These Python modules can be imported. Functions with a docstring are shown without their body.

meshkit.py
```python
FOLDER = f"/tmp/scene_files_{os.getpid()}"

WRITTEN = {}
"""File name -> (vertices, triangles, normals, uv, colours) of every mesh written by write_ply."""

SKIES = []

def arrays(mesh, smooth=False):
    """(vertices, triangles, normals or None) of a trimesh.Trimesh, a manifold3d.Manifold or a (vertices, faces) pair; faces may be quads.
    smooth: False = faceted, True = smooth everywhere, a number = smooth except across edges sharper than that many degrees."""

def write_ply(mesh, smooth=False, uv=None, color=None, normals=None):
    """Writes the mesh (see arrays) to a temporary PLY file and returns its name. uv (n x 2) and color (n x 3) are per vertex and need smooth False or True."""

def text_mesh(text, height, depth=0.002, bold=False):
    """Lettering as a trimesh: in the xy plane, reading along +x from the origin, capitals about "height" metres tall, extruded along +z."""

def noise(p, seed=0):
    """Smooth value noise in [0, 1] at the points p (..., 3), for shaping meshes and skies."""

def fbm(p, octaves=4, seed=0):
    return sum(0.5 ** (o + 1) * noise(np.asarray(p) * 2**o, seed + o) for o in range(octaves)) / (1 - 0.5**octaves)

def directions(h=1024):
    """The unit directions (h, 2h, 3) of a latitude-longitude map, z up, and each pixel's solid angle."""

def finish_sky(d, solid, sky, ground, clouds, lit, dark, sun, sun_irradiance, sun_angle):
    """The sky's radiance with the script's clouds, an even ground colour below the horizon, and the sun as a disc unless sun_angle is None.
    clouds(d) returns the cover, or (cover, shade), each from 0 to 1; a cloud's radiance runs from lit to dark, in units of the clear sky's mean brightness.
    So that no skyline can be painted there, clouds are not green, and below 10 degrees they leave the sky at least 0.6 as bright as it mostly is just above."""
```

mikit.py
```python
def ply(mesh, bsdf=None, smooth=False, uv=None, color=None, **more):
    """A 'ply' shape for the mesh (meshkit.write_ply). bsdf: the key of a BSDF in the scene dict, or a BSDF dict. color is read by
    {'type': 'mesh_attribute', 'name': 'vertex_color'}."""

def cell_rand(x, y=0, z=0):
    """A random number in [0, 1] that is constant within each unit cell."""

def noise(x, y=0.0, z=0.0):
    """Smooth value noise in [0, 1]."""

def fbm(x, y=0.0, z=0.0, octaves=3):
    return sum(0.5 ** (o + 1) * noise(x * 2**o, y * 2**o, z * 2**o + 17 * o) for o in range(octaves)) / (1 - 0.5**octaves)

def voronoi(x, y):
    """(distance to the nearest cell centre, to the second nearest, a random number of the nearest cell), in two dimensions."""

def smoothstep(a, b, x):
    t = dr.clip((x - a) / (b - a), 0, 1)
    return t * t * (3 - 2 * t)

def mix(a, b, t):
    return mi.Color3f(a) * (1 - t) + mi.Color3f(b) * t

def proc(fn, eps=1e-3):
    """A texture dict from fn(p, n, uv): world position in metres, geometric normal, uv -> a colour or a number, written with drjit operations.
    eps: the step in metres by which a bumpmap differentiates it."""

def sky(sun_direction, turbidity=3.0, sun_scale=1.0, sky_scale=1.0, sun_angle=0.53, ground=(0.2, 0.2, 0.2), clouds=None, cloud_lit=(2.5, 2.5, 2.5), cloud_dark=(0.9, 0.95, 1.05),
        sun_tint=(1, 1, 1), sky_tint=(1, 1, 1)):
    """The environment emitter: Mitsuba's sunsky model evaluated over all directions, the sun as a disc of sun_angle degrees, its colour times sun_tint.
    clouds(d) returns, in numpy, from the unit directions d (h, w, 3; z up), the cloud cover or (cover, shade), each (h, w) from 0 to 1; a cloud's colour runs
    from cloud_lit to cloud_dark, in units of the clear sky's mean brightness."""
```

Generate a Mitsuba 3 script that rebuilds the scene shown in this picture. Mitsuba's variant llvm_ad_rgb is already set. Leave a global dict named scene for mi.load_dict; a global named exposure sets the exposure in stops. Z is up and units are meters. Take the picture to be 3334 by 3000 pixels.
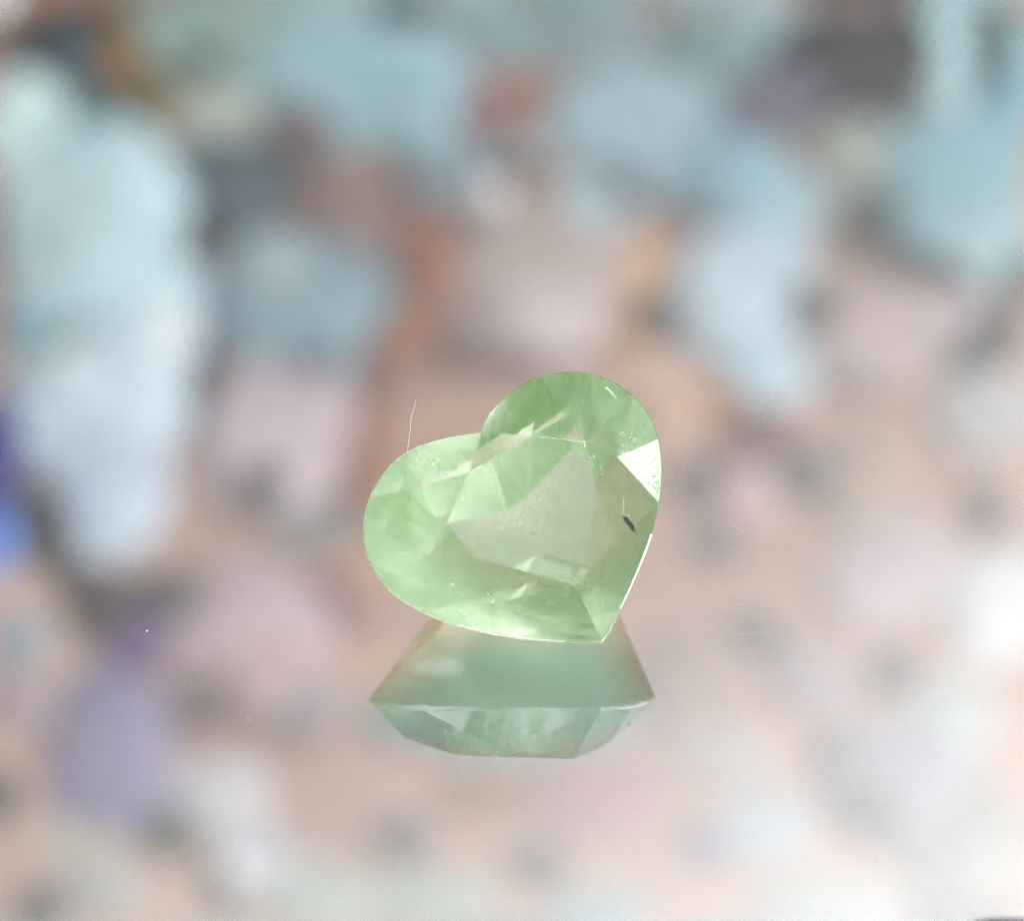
import math
import numpy as np, trimesh, mitsuba as mi, mikit, meshkit
from mikit import noise, fbm, smoothstep, mix, proc
from scipy.interpolate import CubicSpline

T = mi.ScalarTransform4f
scene, labels = {'type': 'scene'}, {}

# ------------------------------------------------------------------ camera, sky, exposure
ELEV = math.radians(38.0)
FOCUS = 0.25
FWD = np.array([0, math.cos(ELEV), -math.sin(ELEV)])
AIM = np.array([-0.000623, 0.001972, 0.011742])
EYE = AIM - FWD * FOCUS
scene['camera'] = {'type': 'thinlens', 'fov': math.degrees(2 * math.atan(0.036 / FOCUS)), 'fov_axis': 'x',
                   'aperture_radius': 0.0028, 'focus_distance': FOCUS, 'near_clip': 0.01, 'far_clip': 60.0,
                   'to_world': T().look_at(origin=EYE.tolist(), target=AIM.tolist(), up=[0, 0, 1])}

SUN = (0.628, -0.266, 0.731)
GLOW = np.array([math.cos(math.radians(56)) * math.sin(math.radians(20)), math.cos(math.radians(56)) * math.cos(math.radians(20)), math.sin(math.radians(56))])  # bright sky patch shaped to veil the glass at lower right


def overcast(d):
    """Thin cloud everywhere: brightest round the veiled sun and in an added bright patch high on the far side."""
    ang = np.degrees(np.arccos(np.clip(d @ GLOW, -1, 1)))
    soft = meshkit.fbm(d * 2.3 + 5.0, 3)
    side = np.degrees(np.arccos(np.clip(d @ (np.array(SUN) / np.linalg.norm(SUN)), -1, 1)))
    bright = 0.76 * np.exp(-(side / 38.0) ** 2) + 0.56 * np.exp(-(ang / 14.5) ** 2) + 0.008 * soft
    return np.ones(d.shape[:2]), 1 - np.clip(bright, 0, 1)


scene['sky'] = mikit.sky(SUN, turbidity=4, sun_scale=0.30, sun_angle=14, clouds=overcast, cloud_lit=(19, 19, 19),
                         cloud_dark=(0.10, 0.11, 0.12), sun_tint=(0.78, 0.94, 1.20), ground=(0.25, 0.23, 0.21))
exposure = 1.5


# ------------------------------------------------------------------ helpers
def put(key, mesh, bsdf, label=None, category=None, group=None, kind=None, smooth=False, **more):
    scene[key] = mikit.ply(mesh, bsdf, smooth, **more)
    say = {k: v for k, v in dict(label=label, category=category, group=group, kind=kind).items() if v}
    if say:
        labels[key] = say


COUNT = {}


def numbered(name):
    COUNT[name] = COUNT.get(name, -1) + 1
    return name if COUNT[name] == 0 else f'{name}_{COUNT[name]:03d}'


def tube(pts, r0, r1=None, sides=8):
    p = np.asarray(pts, float)
    r = np.linspace(r0, r0 if r1 is None else r1, len(p))
    t = np.gradient(p, axis=0)
    t /= np.linalg.norm(t, axis=1, keepdims=True)
    a = np.cross(t, [0.31, 0.2, 0.93])
    a /= np.linalg.norm(a, axis=1, keepdims=True)
    b = np.cross(t, a)
    an = np.arange(sides) * 2 * np.pi / sides
    v = p[:, None] + r[:, None, None] * (np.cos(an)[None, :, None] * a[:, None] + np.sin(an)[None, :, None] * b[:, None])
    f = []
    for i in range(len(p) - 1):
        for j in range(sides):
            k = (j + 1) % sides
            f += [[i * sides + j, i * sides + k, (i + 1) * sides + k], [i * sides + j, (i + 1) * sides + k, (i + 1) * sides + j]]
    v = v.reshape(-1, 3)
    for end, order in ((0, -1), (len(p) - 1, 1)):
        c = len(v)
        v = np.vstack([v, p[end]])
        for j in range(sides):
            tri = [end * sides + j, end * sides + (j + 1) % sides, c]
            f.append(tri[::order])
    return v, np.array(f)


def rough_blob(seed, sub=3, amp=0.16, freq=1.4):
    m = trimesh.creation.icosphere(subdivisions=sub)
    v = np.array(m.vertices)
    off = np.array([seed * 7.13, seed * 3.7, seed * 1.9])
    r = 1 + amp * 2 * (meshkit.fbm(v * freq + 20 + off, 3, seed) - 0.5)
    return v * r[:, None], np.array(m.faces)


# ------------------------------------------------------------------ materials
GEM_IOR = 1.64


def wear(p, n, uv):
    pit = noise(p.x * 9000.0, p.y * 5200.0, p.z * 5200.0) * 0.6 + noise(p.x * 2600.0 + 3.0, p.y * 2600.0, p.z * 2600.0) * 0.4
    return mi.Color3f(0.5, 0.5, 0.53) * (1.0 - 0.7 * smoothstep(0.66, 0.71, pit))


scene['gem_interior'] = {'type': 'homogeneous', 'albedo': {'type': 'rgb', 'value': [0.65, 0.918, 0.54]}, 'sigma_t': 66.0,
                         'phase': {'type': 'hg', 'g': 0.35}}
scene['gem_polish'] = {'type': 'dielectric', 'int_ior': GEM_IOR, 'ext_ior': 1.0}
scene['gem_hazy'] = {'type': 'roughdielectric', 'int_ior': GEM_IOR, 'ext_ior': 1.0, 'alpha': 0.13}
scene['gem_rim'] = {'type': 'twosided', 'bsdf': {'type': 'diffuse', 'reflectance': {'type': 'rgb', 'value': [0.34, 0.48, 0.38]}}}
scene['gem_worn'] = {'type': 'dielectric', 'int_ior': GEM_IOR, 'ext_ior': 1.0, 'specular_reflectance': proc(wear)}
scene['coated_glass'] = {'type': 'thindielectric', 'int_ior': 3.3, 'ext_ior': 1.0}
scene['white_feather'] = {'type': 'twosided', 'bsdf': {'type': 'diffuse', 'reflectance': {'type': 'rgb', 'value': [0.66, 0.76, 0.67]}}}
scene['painted_glint'] = {'type': 'twosided', 'bsdf': {'type': 'diffuse', 'reflectance': {'type': 'rgb', 'value': [0.86, 0.9, 0.88]}}}
scene['black_mineral'] = {'type': 'twosided', 'bsdf': {'type': 'principled', 'base_color': {'type': 'rgb', 'value': [0.075, 0.068, 0.062]}, 'roughness': 0.5}}
scene['hair_strand'] = {'type': 'twosided', 'bsdf': {'type': 'principled', 'base_color': {'type': 'rgb', 'value': [0.82, 0.74, 0.70]}, 'roughness': 0.4}}
scene['dust_white'] = {'type': 'twosided', 'bsdf': {'type': 'diffuse', 'reflectance': {'type': 'rgb', 'value': [0.9, 0.9, 0.88]}}}
scene['scratch_mark'] = {'type': 'twosided', 'bsdf': {'type': 'diffuse', 'reflectance': {'type': 'rgb', 'value': [0.6, 0.55, 0.5]}}}
scene['dark_plastic'] = {'type': 'principled', 'base_color': {'type': 'rgb', 'value': [0.05, 0.035, 0.055]}, 'roughness': 0.45}


def bed_colour(p, n, uv):
    a = fbm(p.x * 9.0 + 3.1, p.y * 6.0, 0.0, 3)
    b = fbm(p.x * 24.0, p.y * 18.0 + 9.0, 4.0, 2)
    c = mix([0.42, 0.255, 0.19], [0.55, 0.395, 0.325], smoothstep(0.32, 0.68, a))
    return c * (0.76 + 0.48 * b)


scene['bed_earth'] = {'type': 'twosided', 'bsdf': {'type': 'diffuse', 'reflectance': proc(bed_colour)}}

# ------------------------------------------------------------------ the pebble bed under the glass
BED = -0.45
gx, gy = np.meshgrid(np.linspace(-1.5, 1.5, 90), np.linspace(-0.6, 2.4, 90), indexing='ij')
gv = np.stack([gx, gy, np.full_like(gx, BED)], -1).reshape(-1, 3)
gv[:, 2] += 0.010 * (meshkit.fbm(gv * [9, 9, 0] + 4, 3) - 0.5)
idx = np.arange(90 * 90).reshape(90, 90)
gf = np.stack([idx[:-1, :-1], idx[1:, :-1], idx[1:, 1:], idx[:-1, 1:]], -1).reshape(-1, 4)
put('ground', (gv, gf), 'bed_earth', label='brown earth floor showing between the blurred pebbles', category='ground', kind='structure', smooth=True)

# centre (x, y), half axes as ground vectors a and b, half thickness c, height of the centre z (millimetres), reflectance, label
scene['pebble_stone'] = {'type': 'principled', 'base_color': {'type': 'mesh_attribute', 'name': 'vertex_color'}, 'roughness': 0.5, 'specular': 0.35}
PEBBLES = [  # small dark pebbles paint the shaded gaps between stones
    (-127.7, 705.9, 25.0, 22.4, 17.7, -49.8, 8.8, 4.0, (0.530, 0.718, 0.768), 'large pale aqua stone on the left side'),
    (-63.1, 663.3, 29.3, 9.0, 5.5, -36.6, 6.7, 3.0, (0.236, 0.334, 0.382), 'large slate blue stone, upper left of the gem'),
    (-119.4, 616.0, 24.7, 15.8, 10.1, -32.5, 6.5, 2.9, (0.583, 0.718, 0.808), 'large ice blue stone below the aqua one'),
    (-65.1, 599.4, 27.1, 0.0, 1.7, -33.7, 6.4, 2.9, (0.536, 0.444, 0.486), 'large pale pink stone left of the gem'),
    (-2.1, 485.5, 35.1, 0.0, 0.0, -19.7, 4.1, 1.8, (0.175, 0.249, 0.225), "added pale grey green stone tinting the gem's reflection"),  # unseen stone added to tint the reflection
    (-53.4, 790.5, 32.8, 0.0, 1.5, -41.5, 6.9, 3.1, (0.325, 0.518, 0.576), 'big blue stone at the top edge, left of centre'),
    (6.7, 677.7, 28.1, -8.6, -3.5, -32.5, 5.9, 2.7, (0.409, 0.344, 0.320), 'large beige pink stone above the gem'),
    (40.9, 760.2, 28.8, -14.4, -6.2, -35.8, 6.3, 2.8, (0.368, 0.509, 0.571), 'large blue grey stone, upper right of centre'),
    (-71.5, 516.3, 22.6, -6.0, -1.5, -27.2, 5.6, 2.5, (0.470, 0.345, 0.376), 'rose pink stone right of the lavender one'),
    (-102.2, 471.1, 17.3, 0.0, 2.8, -31.0, 5.2, 2.3, (0.231, 0.201, 0.325), 'large lavender stone in the lower left'),
    (136.5, 734.0, 24.0, -7.9, -6.9, -35.2, 6.2, 2.8, (0.274, 0.508, 0.575), 'large aqua stone on the right side'),
    (111.5, 799.9, 28.1, 0.0, -2.6, -34.7, 5.7, 2.6, (0.020, 0.020, 0.020), 'dark mauve brown stone at the top right'),
    (68.6, 673.7, 17.7, -11.6, -9.3, -35.6, 5.9, 2.7, (0.481, 0.610, 0.696), 'large ice white stone, right of centre'),
    (98.1, 458.0, 19.0, 0.0, -2.0, -23.2, 4.9, 2.2, (0.225, 0.236, 0.266), 'large white pebble in the lower right'),
    (-97.9, 818.9, 28.5, 0.0, 2.2, -34.1, 5.5, 2.5, (0.287, 0.405, 0.366), 'grey green stone at the top edge, left of the big blue stone'),
    (107.7, 653.1, 22.3, 0.0, -2.4, -29.4, 5.4, 2.4, (0.440, 0.343, 0.326), 'large shell pink stone on the right'),
    (-112.3, 576.5, 16.9, -4.7, -0.6, -27.9, 5.0, 2.3, (0.567, 0.685, 0.816), 'powder blue stone ending in a rounded lower tip at left'),
    (101.3, 541.4, 19.3, 5.2, 0.6, -22.3, 4.5, 2.0, (0.425, 0.346, 0.356), 'very pale pink stone in the lower right'),
    (110.1, 438.1, 15.0, 0.0, -2.1, -20.7, 4.5, 2.0, (0.185, 0.200, 0.170), 'brilliant white stone in the lower right corner'),
    (128.1, 524.6, 14.8, 0.0, -2.6, -24.1, 4.4, 2.0, (0.574, 0.587, 0.591), 'bright white stone on the right edge, low down'),
    (46.5, 498.2, 15.8, 0.0, -0.8, -21.1, 4.3, 2.0, (0.281, 0.181, 0.138), "beige stone right of the gem's reflection"),
    (-88.0, 726.9, 17.9, -8.4, -2.4, -27.8, 4.9, 2.2, (0.075, 0.117, 0.137), 'dark charcoal stone left of the rust brown ones'),
    (-103.1, 658.2, 11.9, -5.3, -2.8, -36.0, 3.6, 1.6, (0.694, 0.772, 0.920), 'brilliant white blue stone beside the grey gap, left of centre'),
    (65.4, 734.3, 19.0, 0.0, -1.3, -27.8, 4.7, 5.7, (0.247, 0.424, 0.497), 'teal blue stone right of the large blue grey one'),
    (96.4, 583.3, 14.1, 0.0, -2.0, -26.5, 4.2, 1.9, (0.338, 0.240, 0.176), 'tan stone right of the mauve grey pebble'),
    (-25.1, 767.0, 20.7, -6.8, -2.0, -25.8, 4.4, 5.4, (0.329, 0.512, 0.573), 'sky blue stone next to the mauve pebble'),
    (3.1, 506.2, 25.1, 0.0, -0.0, -11.8, 2.4, 1.1, (0.192, 0.312, 0.278), "second added grey green stone tinting the gem's reflection, closer to the gem"),  # another stone put in for the reflection's tint
    (-156.3, 763.2, 14.7, -4.6, 0.4, -34.1, 4.3, 2.0, (0.671, 0.910, 0.920), 'bright pale blue stone on the left edge, topmost there'),
    (-118.0, 861.9, 25.8, 0.0, 1.8, -23.1, 3.6, 1.6, (0.311, 0.248, 0.169), 'greyish stone just above the top edge, left side'),
    (20.7, 454.3, 16.4, 0.0, -0.3, -14.3, 3.0, 1.4, (0.299, 0.141, 0.157), "pale pink stone under the gem's reflection"),
    (73.8, 417.1, 20.8, 0.0, -0.7, -10.1, 2.2, 1.0, (0.267, 0.304, 0.283), 'cream white stone on the bottom edge, right side'),
    (105.0, 794.6, 17.9, -13.0, -6.2, -23.5, 4.1, 8.8, (0.020, 0.020, 0.020), 'black pebble lying on the dark mauve brown stone'),
    (62.3, 809.3, 16.5, -11.9, -6.1, -26.0, 4.5, 2.0, (0.198, 0.313, 0.324), 'dark teal stone at the top edge, right of centre'),
    (142.1, 697.7, 16.9, 0.0, -2.5, -23.7, 4.2, 1.9, (0.382, 0.552, 0.582), 'pale aqua stone below the large aqua one'),
    (134.8, 613.6, 15.9, 0.0, -2.2, -20.9, 3.9, 1.8, (0.475, 0.457, 0.451), 'pale grey stone below the near black oblong one'),
    (-71.3, 858.5, 24.1, 0.0, 1.1, -23.0, 3.6, 1.6, (0.326, 0.458, 0.476), 'pale blue stone cut by the top edge, left of centre'),
    (-50.6, 711.5, 14.8, -21.0, -7.2, -16.5, 3.7, 1.7, (0.274, 0.180, 0.157), 'brown stone in the middle of the upper left'),
    (-150.5, 817.0, 22.4, 7.8, 3.9, -20.3, 3.3, 1.5, (0.020, 0.020, 0.020), 'near black navy stone in the upper left corner'),
    (35.2, 665.9, 10.5, 0.0, -0.9, -32.7, 3.2, 1.4, (0.579, 0.347, 0.196), 'orange tan stone right of the beige pink one'),
    (66.3, 861.9, 22.4, 0.0, -1.0, -23.1, 3.6, 1.6, (0.370, 0.535, 0.572), 'pale teal stone cut by the top edge, right of centre'),
    (-93.0, 767.7, 18.3, 9.4, 4.4, -21.1, 3.6, 1.6, (0.481, 0.533, 0.458), 'pale sage pebble under the grey green stone'),
    (-72.9, 454.3, 12.0, 4.8, 3.9, -15.5, 3.4, 1.5, (0.505, 0.486, 0.503), 'white stone in the lower left, next to the lavender one'),
    (79.3, 498.2, 13.1, 0.0, -1.2, -17.3, 3.5, 1.6, (0.295, 0.223, 0.224), 'pinkish white stone left of the dark grey pebble, lower right'),
    (27.6, 818.9, 18.4, 0.0, -0.5, -24.9, 4.0, 1.8, (0.264, 0.342, 0.371), 'grey stone at the top edge right of centre'),
    (60.6, 443.4, 13.8, 0.0, -0.8, -14.0, 3.0, 1.4, (0.274, 0.322, 0.343), 'pale blue white stone right of the blue grey pebble'),
    (-48.6, 418.8, 14.7, 0.0, 0.5, -11.8, 2.6, 1.2, (0.346, 0.378, 0.334), 'off white stone on the bottom edge, left of centre'),
    (-115.2, 400.1, 16.9, 0.0, 1.0, -9.8, 2.2, 1.0, (0.412, 0.406, 0.379), 'grey stone cut by the bottom edge near the left corner'),
    (-4.4, 398.5, 16.8, 0.0, 0.0, -9.7, 2.2, 1.0, (0.053, 0.158, 0.147), 'cream stone cut by the bottom edge, near the centre'),
    (49.7, 398.5, 16.8, 0.0, -0.5, -9.7, 2.2, 1.0, (0.047, 0.275, 0.297), 'pale mint stone cut by the bottom edge, right of centre'),
    (-130.0, 766.2, 10.7, 7.7, 8.6, -30.1, 3.6, 1.6, (0.053, 0.167, 0.185), 'teal grey stone between the pale blue and sage stones'),
    (-62.2, 493.3, 13.1, 0.0, 0.8, -15.4, 3.1, 6.6, (0.482, 0.321, 0.318), 'second rose stone, lower right of the taupe pebble'),
    (142.4, 812.5, 12.2, 6.0, 1.4, -32.9, 3.6, 1.6, (0.475, 0.735, 0.796), 'pale aqua stone in the upper right, left of the green pebble'),
    (-2.6, 822.1, 21.8, 0.0, 0.0, -18.9, 3.0, 1.4, (0.248, 0.377, 0.416), 'grey teal stone at the top edge near the centre'),
    (-21.6, 418.8, 15.9, 0.0, 0.2, -10.1, 2.2, 1.0, (0.277, 0.342, 0.298), 'greenish white stone on the bottom edge'),
    (-23.2, 856.8, 22.3, 0.0, 0.3, -19.8, 3.1, 1.4, (0.312, 0.491, 0.520), 'blue grey stone cut by the top edge at the centre'),
    (23.2, 858.5, 22.3, 0.0, -0.3, -19.8, 3.1, 1.4, (0.241, 0.420, 0.415), 'teal grey stone cut by the top edge, just right of centre'),
    (-71.8, 399.3, 15.6, 0.0, 0.6, -9.7, 2.2, 1.0, (0.414, 0.424, 0.392), 'pale stone cut by the bottom edge, left side'),
    (10.3, 648.7, 16.4, 0.0, -0.1, -17.3, 3.1, 7.2, (0.610, 0.506, 0.511), "pale pink stone just above the gem's right lobe"),
    (84.5, 818.9, 18.4, 0.0, -1.2, -21.9, 3.5, 1.6, (0.375, 0.545, 0.604), 'pale teal stone at the top edge, left of the black one'),
    (51.7, 469.2, 14.1, 0.0, -0.6, -12.9, 2.7, 1.2, (0.313, 0.282, 0.252), "off white stone beside the gem's reflection, lower right"),
    (156.5, 868.8, 19.0, 0.0, -2.4, -23.4, 3.6, 1.6, (0.400, 0.687, 0.757), 'aqua stone cut by the top edge near the right corner'),
    (-25.1, 681.2, 7.3, 1.1, 2.8, -41.1, 2.2, 6.2, (0.327, 0.132, 0.081), 'rust red upright stone above the gem, left of the pale pink one'),
    (107.8, 751.4, 14.4, 0.0, -1.7, -22.8, 3.8, 1.7, (0.356, 0.391, 0.357), 'sage grey stone below the black pebble'),
    (112.1, 484.5, 11.7, 0.0, -1.5, -15.1, 3.1, 1.4, (0.360, 0.409, 0.384), 'very pale mint stone below the bright white one'),
    (117.9, 861.9, 20.7, 0.0, -1.5, -19.9, 3.1, 1.4, (0.058, 0.031, 0.033), 'dark mauve stone cut by the top edge, right side'),
    (-100.2, 525.2, 16.9, 4.7, 2.2, -11.0, 2.2, 5.2, (0.020, 0.020, 0.020), 'dusky purple stone in the gap below the powder blue one'),
    (82.6, 717.0, 15.6, 0.0, -1.1, -19.0, 3.3, 1.5, (0.371, 0.551, 0.628), 'pale blue stone above the large ice white one'),
    (-53.6, 565.3, 14.1, 8.4, 3.3, -12.2, 2.5, 1.1, (0.211, 0.205, 0.193), 'grey stone at the foot of the large pale pink one'),
    (18.7, 413.6, 13.4, 0.0, -0.2, -10.0, 2.2, 1.0, (0.188, 0.275, 0.283), 'bluish white stone on the bottom edge, right of centre'),
    (-50.7, 528.7, 14.1, 6.0, 2.5, -11.8, 2.4, 1.1, (0.143, 0.033, 0.020), "terracotta pebble left of the gem's lower edge"),
    (107.4, 411.1, 15.8, 0.0, -0.8, -8.3, 1.8, 0.8, (0.055, 0.060, 0.055), 'white stone at the bottom edge, in the lower right corner'),
    (75.5, 635.5, 12.5, 0.0, -1.0, -18.0, 3.3, 1.5, (0.500, 0.664, 0.762), 'ice white pebble at the foot of the large ice white stone'),
    (-100.3, 422.2, 11.1, 0.0, 1.1, -11.8, 2.6, 1.2, (0.395, 0.384, 0.346), 'pale grey stone right of the dark corner pebble'),
    (-145.1, 592.2, 7.5, -1.1, 1.6, -27.1, 2.2, 6.0, (0.020, 0.020, 0.238), 'deep cobalt blue stone on the left edge'),
    (-108.2, 439.8, 12.5, 0.0, 1.0, -10.5, 2.2, 1.0, (0.454, 0.388, 0.322), 'greyish pink stone below the lavender one'),
    (-7.1, 454.3, 15.2, 0.0, 0.1, -9.0, 1.9, 0.9, (0.198, 0.085, 0.025), "pinkish tan stone below the gem's reflection"),
    (49.8, 616.0, 17.4, 0.0, -0.5, -11.7, 2.2, 1.0, (0.364, 0.163, 0.078), "long peach stone at the right of the gem's top"),
    (-126.7, 490.4, 10.4, 0.0, 1.4, -13.3, 2.7, 1.2, (0.398, 0.299, 0.323), 'dull pink stone on the left edge, low down'),
    (-64.1, 432.7, 8.4, 2.2, 2.5, -13.6, 2.6, 1.2, (0.414, 0.439, 0.489), 'white stone under the other lower left white stone'),
    (-33.2, 639.8, 8.4, -5.1, -3.9, -20.7, 2.7, 6.3, (0.294, 0.120, 0.072), 'rust brown stone between the slate blue stone and the gem'),
    (25.7, 719.8, 14.1, 0.0, -0.3, -16.4, 2.8, 1.3, (0.478, 0.621, 0.665), 'pale blue pebble below the large blue grey stone'),
    (84.4, 766.9, 14.6, 7.1, 1.4, -17.2, 2.9, 11.1, (0.132, 0.120, 0.180), 'dusky lilac stone left of the black pebble'),
    (-41.8, 587.3, 6.4, 0.0, 0.8, -24.8, 1.9, 6.2, (0.263, 0.084, 0.026), "rust peach upright pebble at the gem's left lobe"),
    (-71.9, 677.9, 12.2, 0.0, 0.8, -15.6, 2.7, 8.5, (0.367, 0.485, 0.519), 'pale slate pebble on top of the slate blue stone'),
    (-21.2, 725.3, 12.6, 0.0, 0.2, -16.7, 2.8, 7.8, (0.225, 0.293, 0.336), 'blue grey pebble left of the white bead'),
    (157.4, 809.3, 8.0, 0.0, -3.1, -29.5, 2.4, 3.7, (0.020, 0.062, 0.055), 'dark green pebble in the upper right'),
    (-127.1, 557.8, 5.2, 4.2, 7.7, -19.5, 1.9, 4.7, (0.020, 0.020, 0.024), 'dark plum stone painting gap shade between the cobalt and powder blue stones'),
    (67.8, 601.8, 10.6, 4.6, 1.5, -13.3, 2.6, 1.2, (0.124, 0.020, 0.020), 'brown pebble painting shade below the ice white ones'),
    (165.9, 806.2, 6.6, 0.0, -3.8, -33.9, 2.0, 0.9, (0.368, 0.734, 0.854), 'bright aqua stone in the upper right corner'),
    (-97.9, 507.0, 7.4, -6.0, -3.6, -12.0, 2.4, 6.8, (0.113, 0.035, 0.162), 'mauve pebble above the lavender stone'),
    (158.0, 772.2, 9.7, 0.0, -2.3, -20.6, 2.9, 1.3, (0.195, 0.442, 0.546), 'aqua pebble on the right edge'),
    (123.4, 679.0, 13.1, -9.8, -3.3, -10.1, 1.9, 5.0, (0.020, 0.020, 0.020), 'dark grey oblong stone painting gap shade below the pale aqua one'),
    (45.3, 613.6, 10.1, 0.0, -0.5, -14.0, 2.6, 1.2, (0.578, 0.356, 0.253), "peach stone just right of the gem's right lobe"),
    (-43.0, 539.3, 8.2, 0.0, 0.5, -14.5, 2.4, 1.1, (0.439, 0.238, 0.166), "peach brown pebble touching the gem's left lobe in the picture"),
    (-66.4, 753.3, 11.3, -9.3, -3.0, -14.4, 2.6, 6.6, (0.178, 0.146, 0.163), 'dark mauve pebble below the big blue stone'),
    (-130.6, 800.8, 9.2, -3.0, -0.1, -21.2, 2.7, 5.3, (0.213, 0.103, 0.020), 'rusty olive brown pebble right of the navy stone'),
    (-142.2, 653.1, 8.9, 0.0, 1.6, -14.9, 2.7, 1.2, (0.229, 0.433, 0.529), 'bluish grey pebble on the left edge'),
    (-11.2, 646.0, 8.9, 0.0, 0.1, -14.9, 2.7, 9.1, (0.280, 0.214, 0.202), 'grey brown pebble left of the pale pink stone'),
    (66.4, 576.5, 8.4, 0.0, -0.7, -13.2, 2.5, 1.1, (0.543, 0.358, 0.359), 'pink pebble between two dark pebbles right of the gem'),
    (-129.0, 452.5, 6.3, 0.0, 1.4, -12.6, 1.9, 0.9, (0.020, 0.020, 0.020), 'olive pebble on the left edge near the bottom'),
    (129.0, 657.5, 9.2, -6.1, -3.6, -11.8, 2.2, 4.5, (0.539, 0.445, 0.460), 'pink pebble between the two dark oblong stones'),
    (138.6, 644.1, 10.6, 10.1, 2.5, -9.6, 2.0, 5.9, (0.020, 0.020, 0.020), 'near black oblong stone painting gap shade on the right edge'),
    (61.8, 515.3, 10.0, 0.0, -0.5, -9.0, 1.8, 0.8, (0.020, 0.020, 0.020), 'taupe stone at the lower right of the gem'),
    (-130.8, 515.3, 8.0, 0.0, 1.2, -11.0, 2.2, 1.0, (0.300, 0.363, 0.415), 'grey pebble on the left edge below the brown one'),
    (5.4, 431.0, 7.5, -1.9, -1.1, -8.8, 1.9, 0.9, (0.020, 0.020, 0.020), 'dark pink grey pebble painting gap shade near the bottom centre'),
    (79.8, 467.3, 5.7, -1.5, -2.4, -12.7, 1.8, 0.8, (0.020, 0.020, 0.020), 'grey upright pebble painting gap shade left of the large white one'),
    (127.4, 814.5, 6.7, 0.0, -2.2, -25.2, 2.0, 6.6, (0.020, 0.020, 0.020), 'dark brown pebble left of the aqua stone in the upper right'),
    (88.1, 444.9, 7.5, -8.3, -3.3, -5.8, 1.5, 6.1, (0.020, 0.020, 0.020), 'greyish pebble at the lower left of the large white one'),
    (-141.5, 558.7, 5.8, 0.0, 1.8, -16.2, 1.7, 0.8, (0.101, 0.293, 0.920), 'bright periwinkle stone below the cobalt one'),
    (113.8, 831.5, 15.2, 0.0, -0.9, -11.2, 1.8, 5.2, (0.253, 0.174, 0.163), 'brownish pebble at the top edge, right side'),
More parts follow.
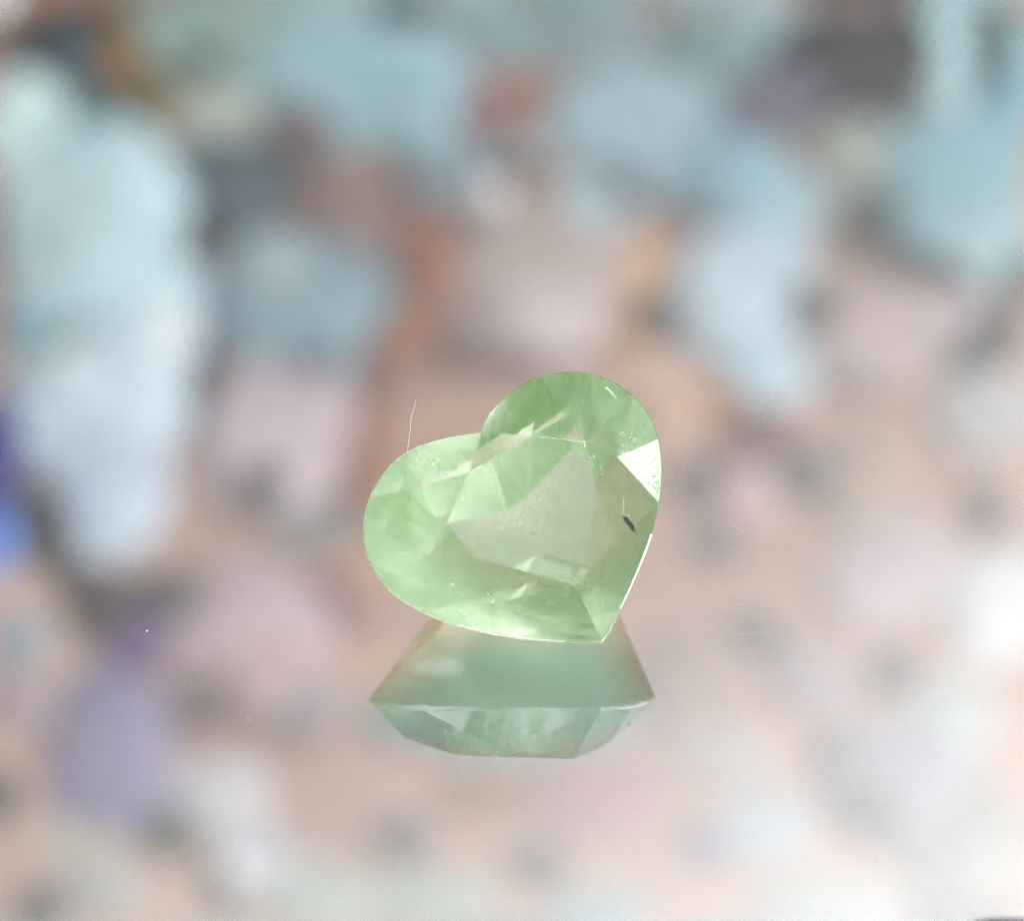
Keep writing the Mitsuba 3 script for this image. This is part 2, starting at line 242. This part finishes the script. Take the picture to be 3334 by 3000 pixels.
    (-28.3, 439.8, 8.7, 0.0, 0.2, -7.9, 1.7, 0.8, (0.020, 0.020, 0.020), 'greyish pebble near the bottom, left of centre'),
    (50.5, 579.9, 7.7, 0.0, -0.5, -12.2, 2.3, 1.0, (0.020, 0.020, 0.020), 'brown pebble painting gap shade closest to the gem on its right'),
    (54.1, 552.1, 8.2, 0.0, -0.5, -10.6, 2.1, 0.9, (0.020, 0.020, 0.020), 'brown pebble at lower right of the gem'),
    (-51.2, 481.7, 7.8, 0.0, 0.4, -9.5, 2.0, 8.3, (0.251, 0.218, 0.234), "grey pebble left of the gem's reflection"),
    (109.9, 709.1, 10.3, 9.8, 2.4, -9.9, 2.0, 5.6, (0.020, 0.056, 0.054), 'dark grey green pebble painting gap shade below the sage grey stone'),
    (-175.6, 848.4, 7.7, -9.2, -3.9, -16.1, 2.5, 1.1, (0.920, 0.920, 0.920), 'bright white pebble cut off by the extreme upper left corner'),
    (-8.9, 760.6, 12.1, 2.0, 0.6, -11.1, 1.8, 8.5, (0.257, 0.099, 0.101), 'small reddish mauve pebble above the white bead'),
    (-142.6, 798.2, 11.6, 0.0, 1.2, -12.3, 2.0, 6.9, (0.053, 0.111, 0.139), 'dull slate pebble tucked under the navy stone'),
    (46.5, 436.3, 6.8, 0.0, -0.4, -8.7, 1.9, 0.8, (0.020, 0.044, 0.159), 'blue grey pebble near the bottom, right of centre'),
    (-79.7, 482.7, 7.8, 0.0, 0.6, -8.6, 1.8, 8.3, (0.121, 0.064, 0.050), 'dark taupe pebble painting gap shade under the rose pink stone'),
    (-84.3, 439.1, 7.3, -3.7, -1.3, -7.4, 1.7, 4.8, (0.042, 0.054, 0.029), 'dark grey pebble painting gap shade beside the lower left white stones'),
    (3.9, 742.8, 9.5, 0.0, -0.0, -12.8, 2.1, 5.8, (0.445, 0.443, 0.425), 'beige grey pebble above the white bead'),
    (80.9, 583.2, 7.3, 0.0, -0.7, -10.7, 2.0, 4.1, (0.021, 0.020, 0.020), 'mauve grey pebble painting gap shade right of the gem'),
    (-115.5, 769.2, 6.1, -6.0, -3.6, -15.5, 1.9, 7.8, (0.160, 0.122, 0.043), 'dull olive pebble below the rusty brown one'),
    (129.5, 569.7, 5.6, 0.0, -1.4, -13.2, 1.7, 0.8, (0.020, 0.020, 0.020), 'grey pebble low on the right edge'),
    (98.1, 499.8, 7.3, 3.8, 1.2, -7.7, 1.7, 3.4, (0.020, 0.020, 0.020), 'dark grey pebble painting gap shade below the very pale pink stone'),
    (-37.0, 826.5, 9.3, 0.0, 0.3, -12.8, 2.0, 6.2, (0.024, 0.053, 0.057), 'small dark teal pebble painting gap shade at the top edge of the big blue stone'),
    (-87.8, 620.7, 4.9, 0.7, 1.7, -14.3, 1.5, 6.0, (0.037, 0.037, 0.043), 'dark grey pebble painting gap shade at the shoulder of the white blue stone'),
    (41.2, 655.7, 6.6, 4.0, 1.9, -10.4, 2.0, 5.4, (0.020, 0.020, 0.020), 'dark grey pebble painting gap shade on the orange tan stone'),
    (-112.8, 532.0, 6.8, 0.0, 0.8, -8.3, 1.6, 6.6, (0.048, 0.020, 0.020), 'brown pebble left of the dusky purple stone'),
    (-95.0, 695.1, 4.8, -3.0, -2.1, -15.1, 1.5, 7.7, (0.022, 0.020, 0.022), 'slim dark pebble at the edge of the pale aqua stone'),
    (86.6, 661.4, 6.3, 0.0, -0.7, -11.4, 1.9, 5.4, (0.039, 0.051, 0.053), 'grey pebble painting gap shade on the right side of the large ice white stone'),
    (-114.9, 414.5, 5.9, 0.0, 0.7, -6.4, 1.4, 2.2, (0.020, 0.020, 0.020), 'dark grey pebble painting gap shade in the lower left corner'),
    (-72.1, 422.2, 3.4, 1.8, 3.1, -9.7, 1.1, 0.5, (0.031, 0.040, 0.039), 'slim grey pebble below the lower left white stones'),
    (153.2, 680.3, 6.1, 0.0, -1.3, -11.7, 1.8, 3.9, (0.020, 0.020, 0.020), 'dark brown pebble on the right edge'),
    (-68.5, 573.5, 5.9, 0.0, 0.5, -9.3, 1.8, 8.1, (0.028, 0.020, 0.020), 'round dark pebble painting gap shade on the large pale pink stone'),
    (1.5, 729.5, 6.0, 0.0, -0.0, -11.8, 1.8, 7.9, (0.023, 0.028, 0.024), 'dark green grey pebble painting gap shade touching the white bead'),
    (-131.4, 637.1, 5.0, 0.0, 0.8, -8.3, 1.5, 6.5, (0.070, 0.240, 0.175), 'small grey green pebble on the ice blue stone'),
    (35.1, 723.0, 5.3, 0.0, -0.2, -9.4, 1.6, 5.6, (0.049, 0.066, 0.100), 'small grey pebble below the large blue grey stone'),
    (-57.8, 631.6, 5.1, 0.0, 0.3, -7.8, 1.4, 7.8, (0.044, 0.079, 0.147), 'small dark pebble painting gap shade on the slate blue stone'),
    (-99.5, 795.2, 5.3, 0.0, 0.6, -8.6, 1.4, 7.3, (0.033, 0.053, 0.044), 'small dark green pebble painting gap shade on the grey green stone'),
]
for i, (x, y, ax, ay, bx, by, c, z, col, lab) in enumerate(PEBBLES):
    v, f = rough_blob(i + 1, 4, 0.34, 1.25)
    mat = np.array([[ax, bx, 0], [ay, by, 0], [0, 0, c]]) / 1000
    w = v @ mat.T
    w += [x / 1000, y / 1000, BED + z / 1000]
    if np.linalg.det(mat) < 0:
        f = f[:, ::-1]
    q = v * 1.5 + [i * 3.3, i * 1.7, 0]
    tone = 0.62 * (meshkit.fbm(q, 3, 5) - 0.5) + 0.5 * (meshkit.fbm(q * 2.3 + 9, 2, 8) - 0.5)
    warm = (meshkit.fbm(q * 0.9 + 31, 2, 3) - 0.5)[:, None] * np.array([0.16, 0.03, -0.12])
    cols = np.clip(np.array(col) * (1 + tone[:, None] + warm), 0.012, 0.93)
    put(numbered('pebble'), (w, f), 'pebble_stone', label=lab, category='pebble', group='blurred pebbles under the glass', smooth=True, color=cols)

scene['highlight_white'] = {'type': 'principled', 'base_color': {'type': 'rgb', 'value': [0.92, 0.93, 0.92]}, 'roughness': 0.25, 'specular': 0.6}
for i, (x, y, r, up, lab) in enumerate([  # beads added to draw the blurred discs of small highlights
    (-7.0, 699.7, 6.1, 12.0, 'small white bead added as a highlight disc, upper centre'),
    (-66.5, 414.2, 3.6, 12.0, 'tiny white bead added as a highlight disc near the bottom left'),
    (-128.3, 618.7, 3.7, 12.0, 'tiny white bead added as a highlight disc on the ice blue stone'),
]):
    m = trimesh.creation.icosphere(subdivisions=3, radius=r / 1000)
    put(numbered('bead'), (np.array(m.vertices) * [1, 1, 0.9] + [x / 1000, y / 1000, BED + (up + r) / 1000], m.faces), 'highlight_white', label=lab, category='bead', smooth=True)

# ------------------------------------------------------------------ the glass sheet and what lies on it
gl = np.array([[-0.09, -0.07, 0], [0.09, -0.07, 0], [0.09, 0.10, 0], [-0.09, 0.10, 0.0]])
put('glass_sheet', (gl, np.array([[0, 1, 2], [0, 2, 3]])), 'coated_glass', label='clear reflective glass sheet that the green gemstone lies on', category='glass sheet')
# ------------------------------------------------------------------ the gemstone (local axes in millimetres: X across, Y up the tilted face, Z out of the table)
TILT, H0 = math.radians(38.0), 9.218
AX = np.array([1.0, 0, 0])
AY = np.array([0, math.cos(TILT), math.sin(TILT)])
AZ = np.array([0, -math.sin(TILT), math.cos(TILT)])


def world(p):
    p = np.asarray(p, float)
    return (p[..., :1] * AX + p[..., 1:2] * AY + p[..., 2:3] * AZ + [0, 0, H0]) / 1000


OUT = [(-2.82, 5.4), (-2.72, 5.96), (-2.47, 6.44), (-2.07, 7.07), (-1.57, 7.62), (-0.32, 8.63), (1.12, 9.37), (2.56, 9.74), (3.81, 9.86), (5.07, 9.67), (6.33, 9.22), (7.4, 8.59), (8.36, 7.74), (9.1, 6.7), (9.59, 5.59), (9.87, 4.41), (10.0, 3.12), (9.98, 1.83), (9.83, 0.37), (9.38, -1.46), (8.91, -2.92), (8.25, -4.59), (7.46, -6.4), (6.92, -7.55), (6.45, -8.63), (6.03, -9.35), (5.63, -9.74), (4.61, -9.81), (2.5, -9.74), (0.38, -9.56), (-1.73, -9.24), (-3.85, -8.77), (-5.27, -8.34), (-6.33, -7.91), (-7.57, -7.26), (-8.81, -6.43), (-9.81, -5.38), (-10.49, -4.3), (-10.89, -3.21), (-11.08, -2.01), (-11.03, -0.73), (-10.79, 0.37), (-10.3, 1.46), (-9.6, 2.57), (-8.71, 3.49), (-7.64, 4.22), (-6.4, 4.7), (-4.97, 5.07), (-3.54, 5.29)]
TAB = {'A': (0.75, 4.15), 'B': (4.41, 3.64), 'C': (5.38, -0.24), 'D': (3.76, -6.5), 'E': (-3.22, -4.53), 'F': (-5.1, -2.11), 'G': (-3.62, 1.5)}
MID = {'NA': (-0.75, 6.48), 'AB': (4.18, 6.37), 'BC': (6.77, 3.23), 'CD': (6.52, -3.27), 'DE': (-1.68, -7.51), 'EF': (-6.89, -5.03), 'FG': (-8.48, 0.38), 'GN': (-5.49, 3.48)}
KEY = {'A': (1.57, 9.49), 'B': (8.12, 8.28), 'C': (9.59, 0.1), 'D': (5.66, -9.62), 'E': (-7.03, -7.35), 'F': (-10.74, -3.94), 'G': (-7.33, 4.12), 'N': (-2.83, 5.46), 'NA': (-1.37, 7.97), 'AB': (4.91, 9.76), 'BC': (9.92, 4.68), 'CD': (8.23, -4.91), 'DE': (-1.69, -9.11), 'EF': (-8.99, -6.16), 'FG': (-10.5, 0.6), 'GN': (-4.86, 5.0)}
TABLE_Z, GIRDLE = 3.74, 0.26
# outline: two smooth arcs, notch to tip and tip back to notch
tip = 26
n1, n2 = 84, 76


def arc(pts, n):
    p = np.array(pts)
    t = np.concatenate([[0], np.cumsum(np.linalg.norm(np.diff(p, axis=0), axis=1))])
    return CubicSpline(t, p, bc_type='natural')(np.linspace(0, t[-1], n + 1))[:-1]


RIM = np.vstack([arc(OUT[:tip + 1], n1), arc(OUT[tip:] + OUT[:1], n2)])
NR = len(RIM)
tang = np.roll(RIM, -1, 0) - np.roll(RIM, 1, 0)
tang /= np.linalg.norm(tang, axis=1, keepdims=True)
INNER = RIM + 0.12 * np.stack([tang[:, 1], -tang[:, 0]], -1)      # the crown starts a little inside the widest line
KI = {k: int(np.argmin(np.linalg.norm(RIM - np.array(p), axis=1))) for k, p in KEY.items()}
KI['N'], KI['D'] = 0, n1
ORDER = ['N', 'NA', 'A', 'AB', 'B', 'BC', 'C', 'CD', 'D', 'DE', 'E', 'EF', 'F', 'FG', 'G', 'GN']
top, bottom = np.full(NR, GIRDLE), np.full(NR, -GIRDLE)


def arc_ids(k):
    a, b = KI[ORDER[k]], KI[ORDER[(k + 1) % 16]]
    b = b if b > a else b + NR
    return [i % NR for i in range(a, b + 1)]


def planarise(apex, ids, z, lo, hi):
    xy = INNER if z is top else RIM
    p0, p1 = (np.array([*xy[i], z[i]]) for i in (ids[0], ids[-1]))
    nn = np.cross(p0 - apex, p1 - apex)
    for i in ids[1:-1]:
        z[i] = np.clip(apex[2] - (nn[0] * (xy[i][0] - apex[0]) + nn[1] * (xy[i][1] - apex[1])) / nn[2], lo, hi)


# heights of the mid points, so that each kite comes out as flat as it can
MID_ORDER = ['NA', 'AB', 'BC', 'CD', 'DE', 'EF', 'FG', 'GN']
rows, rhs = [], []
for k, t in enumerate('ABCDEFG'):
    l, r = MID_ORDER[k], MID_ORDER[k + 1]
    tp, kp = np.array([*TAB[t], TABLE_Z]), np.array([*KEY[t], GIRDLE])

    def det(hl, hr):
        return np.linalg.det(np.array([kp - tp, np.array([*MID[l], hl]) - tp, np.array([*MID[r], hr]) - tp]))

    d0 = det(0, 0)
    row = np.zeros(8)
    row[k], row[k + 1] = det(1, 0) - d0, det(0, 1) - d0
    s = np.linalg.norm(row)
    rows.append(row / s); rhs.append(-d0 / s)
for k in range(8):
    row = np.zeros(8); row[k] = 0.35
    rows.append(row); rhs.append(0.35 * 0.54 * TABLE_Z)
hm = np.clip(np.linalg.lstsq(np.array(rows), np.array(rhs), rcond=None)[0], 1.3, 2.8)
MP = {k: np.array([*MID[k], h]) for k, h in zip(MID_ORDER, hm)}
TP = {k: np.array([*p, TABLE_Z]) for k, p in TAB.items()}
for k in range(16):
    planarise(MP[MID_ORDER[k // 2]], arc_ids(k), top, GIRDLE - 0.2, GIRDLE + 0.06)
CUL = np.array([1.8, -2.4])


def ground_z(y):   # Z at which a point at height y of the face plane touches the glass
    return -(H0 + y * math.sin(TILT)) / math.cos(TILT)


RING = {}
for k, (sc, dep) in dict(NA=(0.40, -8.9), AB=(0.60, -7.6), BC=(0.62, -7.4), CD=(0.60, None), DE=(0.60, None), EF=(0.62, -6.9), FG=(0.60, -7.6), GN=(0.40, -9.0)).items():
    q = CUL + sc * (np.array(KEY[k]) - CUL)
    RING[k] = np.array([*q, ground_z(q[1]) if dep is None else max(dep, ground_z(q[1]) + 0.05)])
CP = np.array([*CUL, ground_z(CUL[1])])
for k in range(16):
    planarise(RING[MID_ORDER[k // 2]], arc_ids(k), bottom, -GIRDLE - 0.10, -GIRDLE + 0.12)


def rim(i, z):
    return np.array([*(INNER if z is top else RIM)[i], z[i]])


CROWN = []


def facet(kind, pts, bsdf='gem_polish', label=None, out=None):
    """One flat facet from its outline, seen from outside anticlockwise."""
    p = np.array(pts, float)
    nn = sum(np.cross(p[i] - p[0], p[i + 1] - p[0]) for i in range(1, len(p) - 1))
    if np.dot(nn, out) < 0:
        p = p[::-1]
    f = [[0, i, i + 1] for i in range(1, len(p) - 1)]
    if out[2] > 0:
        CROWN.extend([p[0], p[i], p[i + 1]] for i in range(1, len(p) - 1))
    put(numbered('gemstone__' + kind), (world(p), np.array(f)), bsdf, label=label, interior={'type': 'ref', 'id': 'gem_interior'})


UP = np.array([0, 0, 1.0])
labels['gemstone'] = {'label': 'pale green translucent heart-shaped faceted gemstone leaning on the glass sheet', 'category': 'gemstone'}
facet('table', [TP[k] for k in 'ABCDEFG'], label='large flat polished face in the middle of the stone', out=UP)
for k in range(8):
    m = MID_ORDER[k]
    a, b = (m[0], m[1])
    if m == 'NA':
        facet('star_facet', [rim(0, top), MP[m], TP['A']], 'gem_worn', out=UP)
    elif m == 'GN':
        facet('star_facet', [TP['G'], MP[m], rim(0, top)], 'gem_worn', out=UP)
        facet('star_facet', [TP['G'], rim(0, top), TP['A']], 'gem_worn', out=UP)
    else:
        facet('star_facet', [TP[a], MP[m], TP[b]], 'gem_worn', out=UP)
    for j in (2 * k, 2 * k + 1):
        lab = 'bright white mirror-like facet on the right edge' if (m == 'BC' and j % 2) else None
        facet('girdle_facet', [MP[m]] + [rim(i, top) for i in arc_ids(j)], 'gem_worn', lab, out=UP)
for k, t in enumerate('ABCDEFG'):
    l, r, g = MP[MID_ORDER[k]], MP[MID_ORDER[k + 1]], rim(KI[t], top)
    facet('kite_facet', [TP[t], l, g], 'gem_worn', out=UP)
    facet('kite_facet', [TP[t], g, r], 'gem_worn', out=UP)
for k in range(8):
    m, nx = MID_ORDER[k], MID_ORDER[(k + 1) % 8]
    for j in (2 * k, 2 * k + 1):
        facet('pavilion_facet', [RING[m]] + [rim(i, bottom) for i in arc_ids(j)], 'gem_hazy', out=-UP)
    g = KI[ORDER[(2 * k + 2) % 16]]
    facet('pavilion_facet', [RING[m], RING[nx], rim(g, bottom)], 'gem_hazy', out=-UP)
# the bottom is worn round: one softly curved face, not eight sharp ones
v = np.vstack([[RING[k] for k in MID_ORDER], [CP]])
f = np.array([[i, (i + 1) % 8, 8] for i in range(8)])
if np.cross(v[f[0][1]] - v[f[0][0]], v[f[0][2]] - v[f[0][0]])[2] > 0:
    f = f[:, ::-1]
put('gemstone__base', (world(v), f), 'gem_hazy', label='rounded worn base of the stone', smooth=True, interior={'type': 'ref', 'id': 'gem_interior'})
v = np.vstack([[rim(i, top) for i in range(NR)], [rim(i, bottom) for i in range(NR)]])
# the outline runs clockwise seen from the table
f = [[i, (i + 1) % NR, NR + (i + 1) % NR] for i in range(NR)] + [[i, NR + (i + 1) % NR, NR + i] for i in range(NR)]
put('gemstone__girdle', (world(v), np.array(f)), 'gem_hazy', label='thin polished rim round the stone', interior={'type': 'ref', 'id': 'gem_interior'})

# inclusions inside the stone (millimetres in the stone's own axes) and small surface marks
INC = {'dark': [(6.72, -1.12), (6.91, -1.52), (7.11, -1.69), (7.61, -1.75), (7.83, -2.04), (7.99, -2.26), (8.24, -2.15), (8.16, -1.92), (7.91, -1.64), (7.5, -1.38), (7.11, -1.24)], 'needle': [(7.11, -0.01), (7.18, -0.36), (7.1, -0.7), (7.12, -1.07)], 'needle2': [(7.45, -1.1), (7.6, -1.39)], 'bar': [(6.01, 8.46), (6.31, 8.13), (6.71, 7.58)], 'feather': [(-7.07, 3.19), (-6.73, 3.3), (-6.51, 2.96), (-6.84, 2.61), (-6.17, 2.49), (-5.83, 2.15), (-5.5, 2.03), (-5.72, 2.72), (-6.39, 2.15), (-7.18, 2.84)], 'glint': [(-5.49, 1.8), (-5.26, 1.68), (-5.04, 1.51)], 'feather2': [(7.14, 4.93), (7.31, 4.59), (7.38, 4.24), (7.25, 3.89), (7.19, 3.6), (7.76, 4.93), (7.92, 4.59), (7.47, 3.72)], 'feather3': [(4.76, 2.66), (4.87, 2.38), (4.98, 2.15), (5.31, 2.26), (5.65, 2.15), (5.93, 2.38), (5.42, 1.69), (5.09, 1.8)], 'feather4': [(-1.91, -7.28), (-1.58, -7.16), (-1.3, -6.99), (-3.9, -7.96), (-4.12, -7.84), (-3.74, -8.01), (-4.8, -6.14), (-2.24, -6.82)], 'chip': [(4.3, 3.75), (4.43, 3.69), (4.44, 3.35)], 'edge': [(0.81, 4.13), (1.64, 4.04), (2.75, 3.92), (4.3, 3.69)], 'edge2': [(-3.62, 1.5), (-3.23, 1.75), (-2.79, 2.0), (-2.63, 1.87)], 'flecks': [(3.04, 3.4), (1.82, 5.87), (-4.08, -0.33), (-2.08, 0.07), (-1.24, -2.49), (1.75, -0.96), (6.74, 5.82), (4.4, 7.09), (2.66, 6.39), (0.64, -2.49), (-0.58, -3.12), (-0.36, 3.4), (0.7, 3.86), (4.98, 0.41), (5.48, 0.76), (5.3, -1.3), (-0.58, 0.64), (-3.25, 2.48), (-2.42, 1.67), (7.68, 4.72), (2.09, 1.79), (-4.59, 1.79), (-5.94, 4.66), (0.75, -5.38), (-0.74, -6.4), (-7.09, -7.64), (-8.69, -6.79), (-1.81, 3.4), (3.09, -0.16), (3.83, 5.58), (-3.4, -3.68)], 'hair': [(-7.49, 8.0), (-7.52, 7.53), (-7.67, 7.0), (-7.79, 6.48), (-7.82, 5.84), (-7.87, 5.25), (-7.93, 4.67), (-8.0, 4.15), (-8.03, 3.78)]}
SPK = {'a': [-18.89, -12.14], 'b': [-26.66, -2.81], 'c': [-1.54, -4.13], 'd': [13.35, 0.26], 'e': [14.98, 0.09], 'f': [16.81, 0.26], 'g': [18.25, 0.09], 'h': [19.88, -0.08], 'i': [13.41, -2.37], 'j': [14.83, -2.92], 'k': [16.27, -3.08], 'l': [18.09, -2.75]}
rng = np.random.default_rng(7)


def at(p, z):
    return np.array([*p, z])


def slab(outline, z, thick):
    """An irregular flake: the outline at height z, thickened, its two faces jittered."""
    n = len(outline)
    a = np.array([[*q, z + rng.uniform(0, 0.12)] for q in outline])
    b = a - [0, 0, thick]
    ca, cb = a.mean(0), b.mean(0)
    v = np.vstack([a, b, [ca], [cb]])
    f = []
    for i in range(n):
        j = (i + 1) % n
        f += [[i, j, 2 * n], [n + j, n + i, 2 * n + 1], [i, n + i, j], [j, n + i, n + j]]
    return v, np.array(f)


def crown_z(q):
    """Height of the crown's surface above the point q of the face plane."""
    p = np.array(q, float)
    best = None
    for t in CROWN:
        a, b, c = t
        m = np.array([b[:2] - a[:2], c[:2] - a[:2]]).T
        if abs(np.linalg.det(m)) < 1e-9:
            continue
        w = np.linalg.solve(m, p - a[:2])
        if w[0] >= -1e-6 and w[1] >= -1e-6 and w.sum() <= 1 + 1e-6:
            z = a[2] + w[0] * (b[2] - a[2]) + w[1] * (c[2] - a[2])
            best = z if best is None else max(best, z)
    return GIRDLE if best is None else best


def part(kind, v, f, bsdf, label=None, stuff=None):
    put(numbered('gemstone__' + kind), (world(v), f), bsdf, label=label, kind=stuff)


v, f = rough_blob(91, 3, 0.45, 1.6)
ca, sa = math.cos(-0.72), math.sin(-0.72)
v = v * [0.68, 0.20, 0.14]
v = np.stack([v[:, 0] * ca - v[:, 1] * sa, v[:, 0] * sa + v[:, 1] * ca, v[:, 2]], -1)
ctr = np.mean(INC['dark'], axis=0)
v += [ctr[0] - 0.1, ctr[1], crown_z(ctr) - 0.38]
part('dark_inclusion', v, f, 'black_mineral', 'dark brownish grey inclusion near the right edge')
for nm, r in (('needle', 0.022), ('needle2', 0.018)):
    v, f = tube([at(q, crown_z(q) + 0.0) for q in INC[nm]], r, r * 0.6, 6)
    part('needle', v, f, 'white_feather')
v, f = tube([at(q, crown_z(q) + 0.0) for q in INC['bar']], 0.10, 0.04, 8)
part('streak', v, f, 'white_feather', 'short white streak near the top of the right lobe')
v, f = tube([at(q, crown_z(q) + 0.0) for q in INC['glint']], 0.07, 0.03, 8)
part('streak', v, f, 'white_feather', 'short white streak at the end of the left feather')


def flakes(pts, n, size, spread, deep):
    vs, fs, c = [], [], 0
    for _ in range(n):
        q = np.array(pts[rng.integers(len(pts))]) + rng.normal(0, spread, 2)
        o = at(q, crown_z(q) + 0.03 - deep * rng.uniform(0, 1))
        s = size * rng.uniform(0.4, 1.3)
        tri = o + rng.normal(0, s, (3, 3)) * [1, 1, 0.25]
        top_ = tri + [0, 0, 0.02]
        vs.append(np.vstack([tri, top_]))
        fs.append(np.array([[0, 2, 1], [3, 4, 5], [0, 1, 4], [0, 4, 3], [1, 2, 5], [1, 5, 4], [2, 0, 3], [2, 3, 5]]) + c)
        c += 6
    return np.vstack(vs), np.vstack(fs)


for nm, n, s, sp, lab in (('feather', 70, 0.075, 0.16, 'whitish feather inclusion in the left lobe'), ('feather2', 34, 0.06, 0.10, 'whitish feather beside the white facet'),
                          ('feather3', 30, 0.055, 0.13, 'scattered whitish flakes at the right of the table'), ('feather4', 34, 0.06, 0.12, 'whitish flakes along the lower left edge')):
    v, f = flakes(INC[nm], n, s, sp, 0.06)
    part('feather', v, f, 'white_feather', lab, 'stuff')
v, f = flakes(INC['flecks'], 60, 0.026, 0.05, 0.04)
part('flecks', v, f, 'white_feather', 'tiny pale flecks scattered through the stone', 'stuff')
v, f = tube([at(q, TABLE_Z + 0.005) for q in INC['edge']], 0.016, 0.014, 6)  # thin pale lines drawn along the table edges
part('pale_edge', v, f, 'white_feather')
v, f = tube([at(q, TABLE_Z + 0.005) for q in INC['edge2']], 0.016, 0.012, 6)
part('pale_edge', v, f, 'white_feather')
for p0, p1, r0, r1 in (((9.25, -1.9), (6.9, -7.6), 0.10, 0.05), ((-4.2, -8.7), (2.9, -9.75), 0.03, 0.055)):  # white tubes paint the bright reflected strip on the rim
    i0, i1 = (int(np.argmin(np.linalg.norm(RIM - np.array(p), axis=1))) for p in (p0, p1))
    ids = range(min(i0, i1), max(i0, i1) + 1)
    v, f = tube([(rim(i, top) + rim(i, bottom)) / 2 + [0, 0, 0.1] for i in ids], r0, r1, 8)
    part('edge_glint', v, f, 'painted_glint', 'glint painted as a thin pale line along the rim')
v, f = tube([at(q, TABLE_Z + 0.005) for q in INC['chip']], 0.05, 0.04, 6)
part('edge_chip', v, f, 'white_feather')

# ------------------------------------------------------------------ hair, dust and scratches
pts = np.array([at(q, 0.05 - 0.12 * i) for i, q in enumerate(INC['hair'][::-1])])
fine = CubicSpline(np.arange(len(pts)), pts)(np.linspace(0, len(pts) - 1, 40))
v, f = tube(world(fine), 0.000018, 0.000012, 6)
put('hair', (v, f), 'hair_strand', label='single fine pale hair standing up behind the left lobe of the gemstone', category='hair', smooth=True)
for key, r, lab in (('a', 0.06, 'white dust speck on the glass at the lower left'), ('b', 0.08, 'white dust speck on the glass at the left, level with the foot of the gemstone'), ('c', 0.13, 'white dust speck on the glass just below the edge of the gemstone')):
    v, f = rough_blob(50 + ord(key), 2, 0.3, 2.0)
    put(numbered('dust_speck'), (v * [r / 1000, r / 1000, r * 0.6 / 1000] + [SPK[key][0] / 1000, SPK[key][1] / 1000, r * 0.5 / 1000], f), 'dust_white', label=lab, category='dust speck', smooth=True)
for keys in ('defgh', 'ijkl'):
    p = np.array([[*SPK[k], 0.02] for k in keys]) / 1000
    q = CubicSpline(np.arange(len(p)), p)(np.linspace(0, len(p) - 1, 24))
    v, f = tube(q, 0.000014, 0.00001, 5)
    put(numbered('glass_sheet__scratch'), (v, f), 'scratch_mark')

# dark case lying on the glass, its corner just reaching into the picture at the lower right
from shapely.geometry import box
case = trimesh.creation.extrude_polygon(box(0.0298, -0.069, 0.075, -0.0384).buffer(0.0028, 12), 0.004)
put('dark_case', (np.array(case.vertices) + [0, 0, 0.0003], case.faces), 'dark_plastic', label='dark purplish case whose rounded corner shows at the lower right edge', category='case')
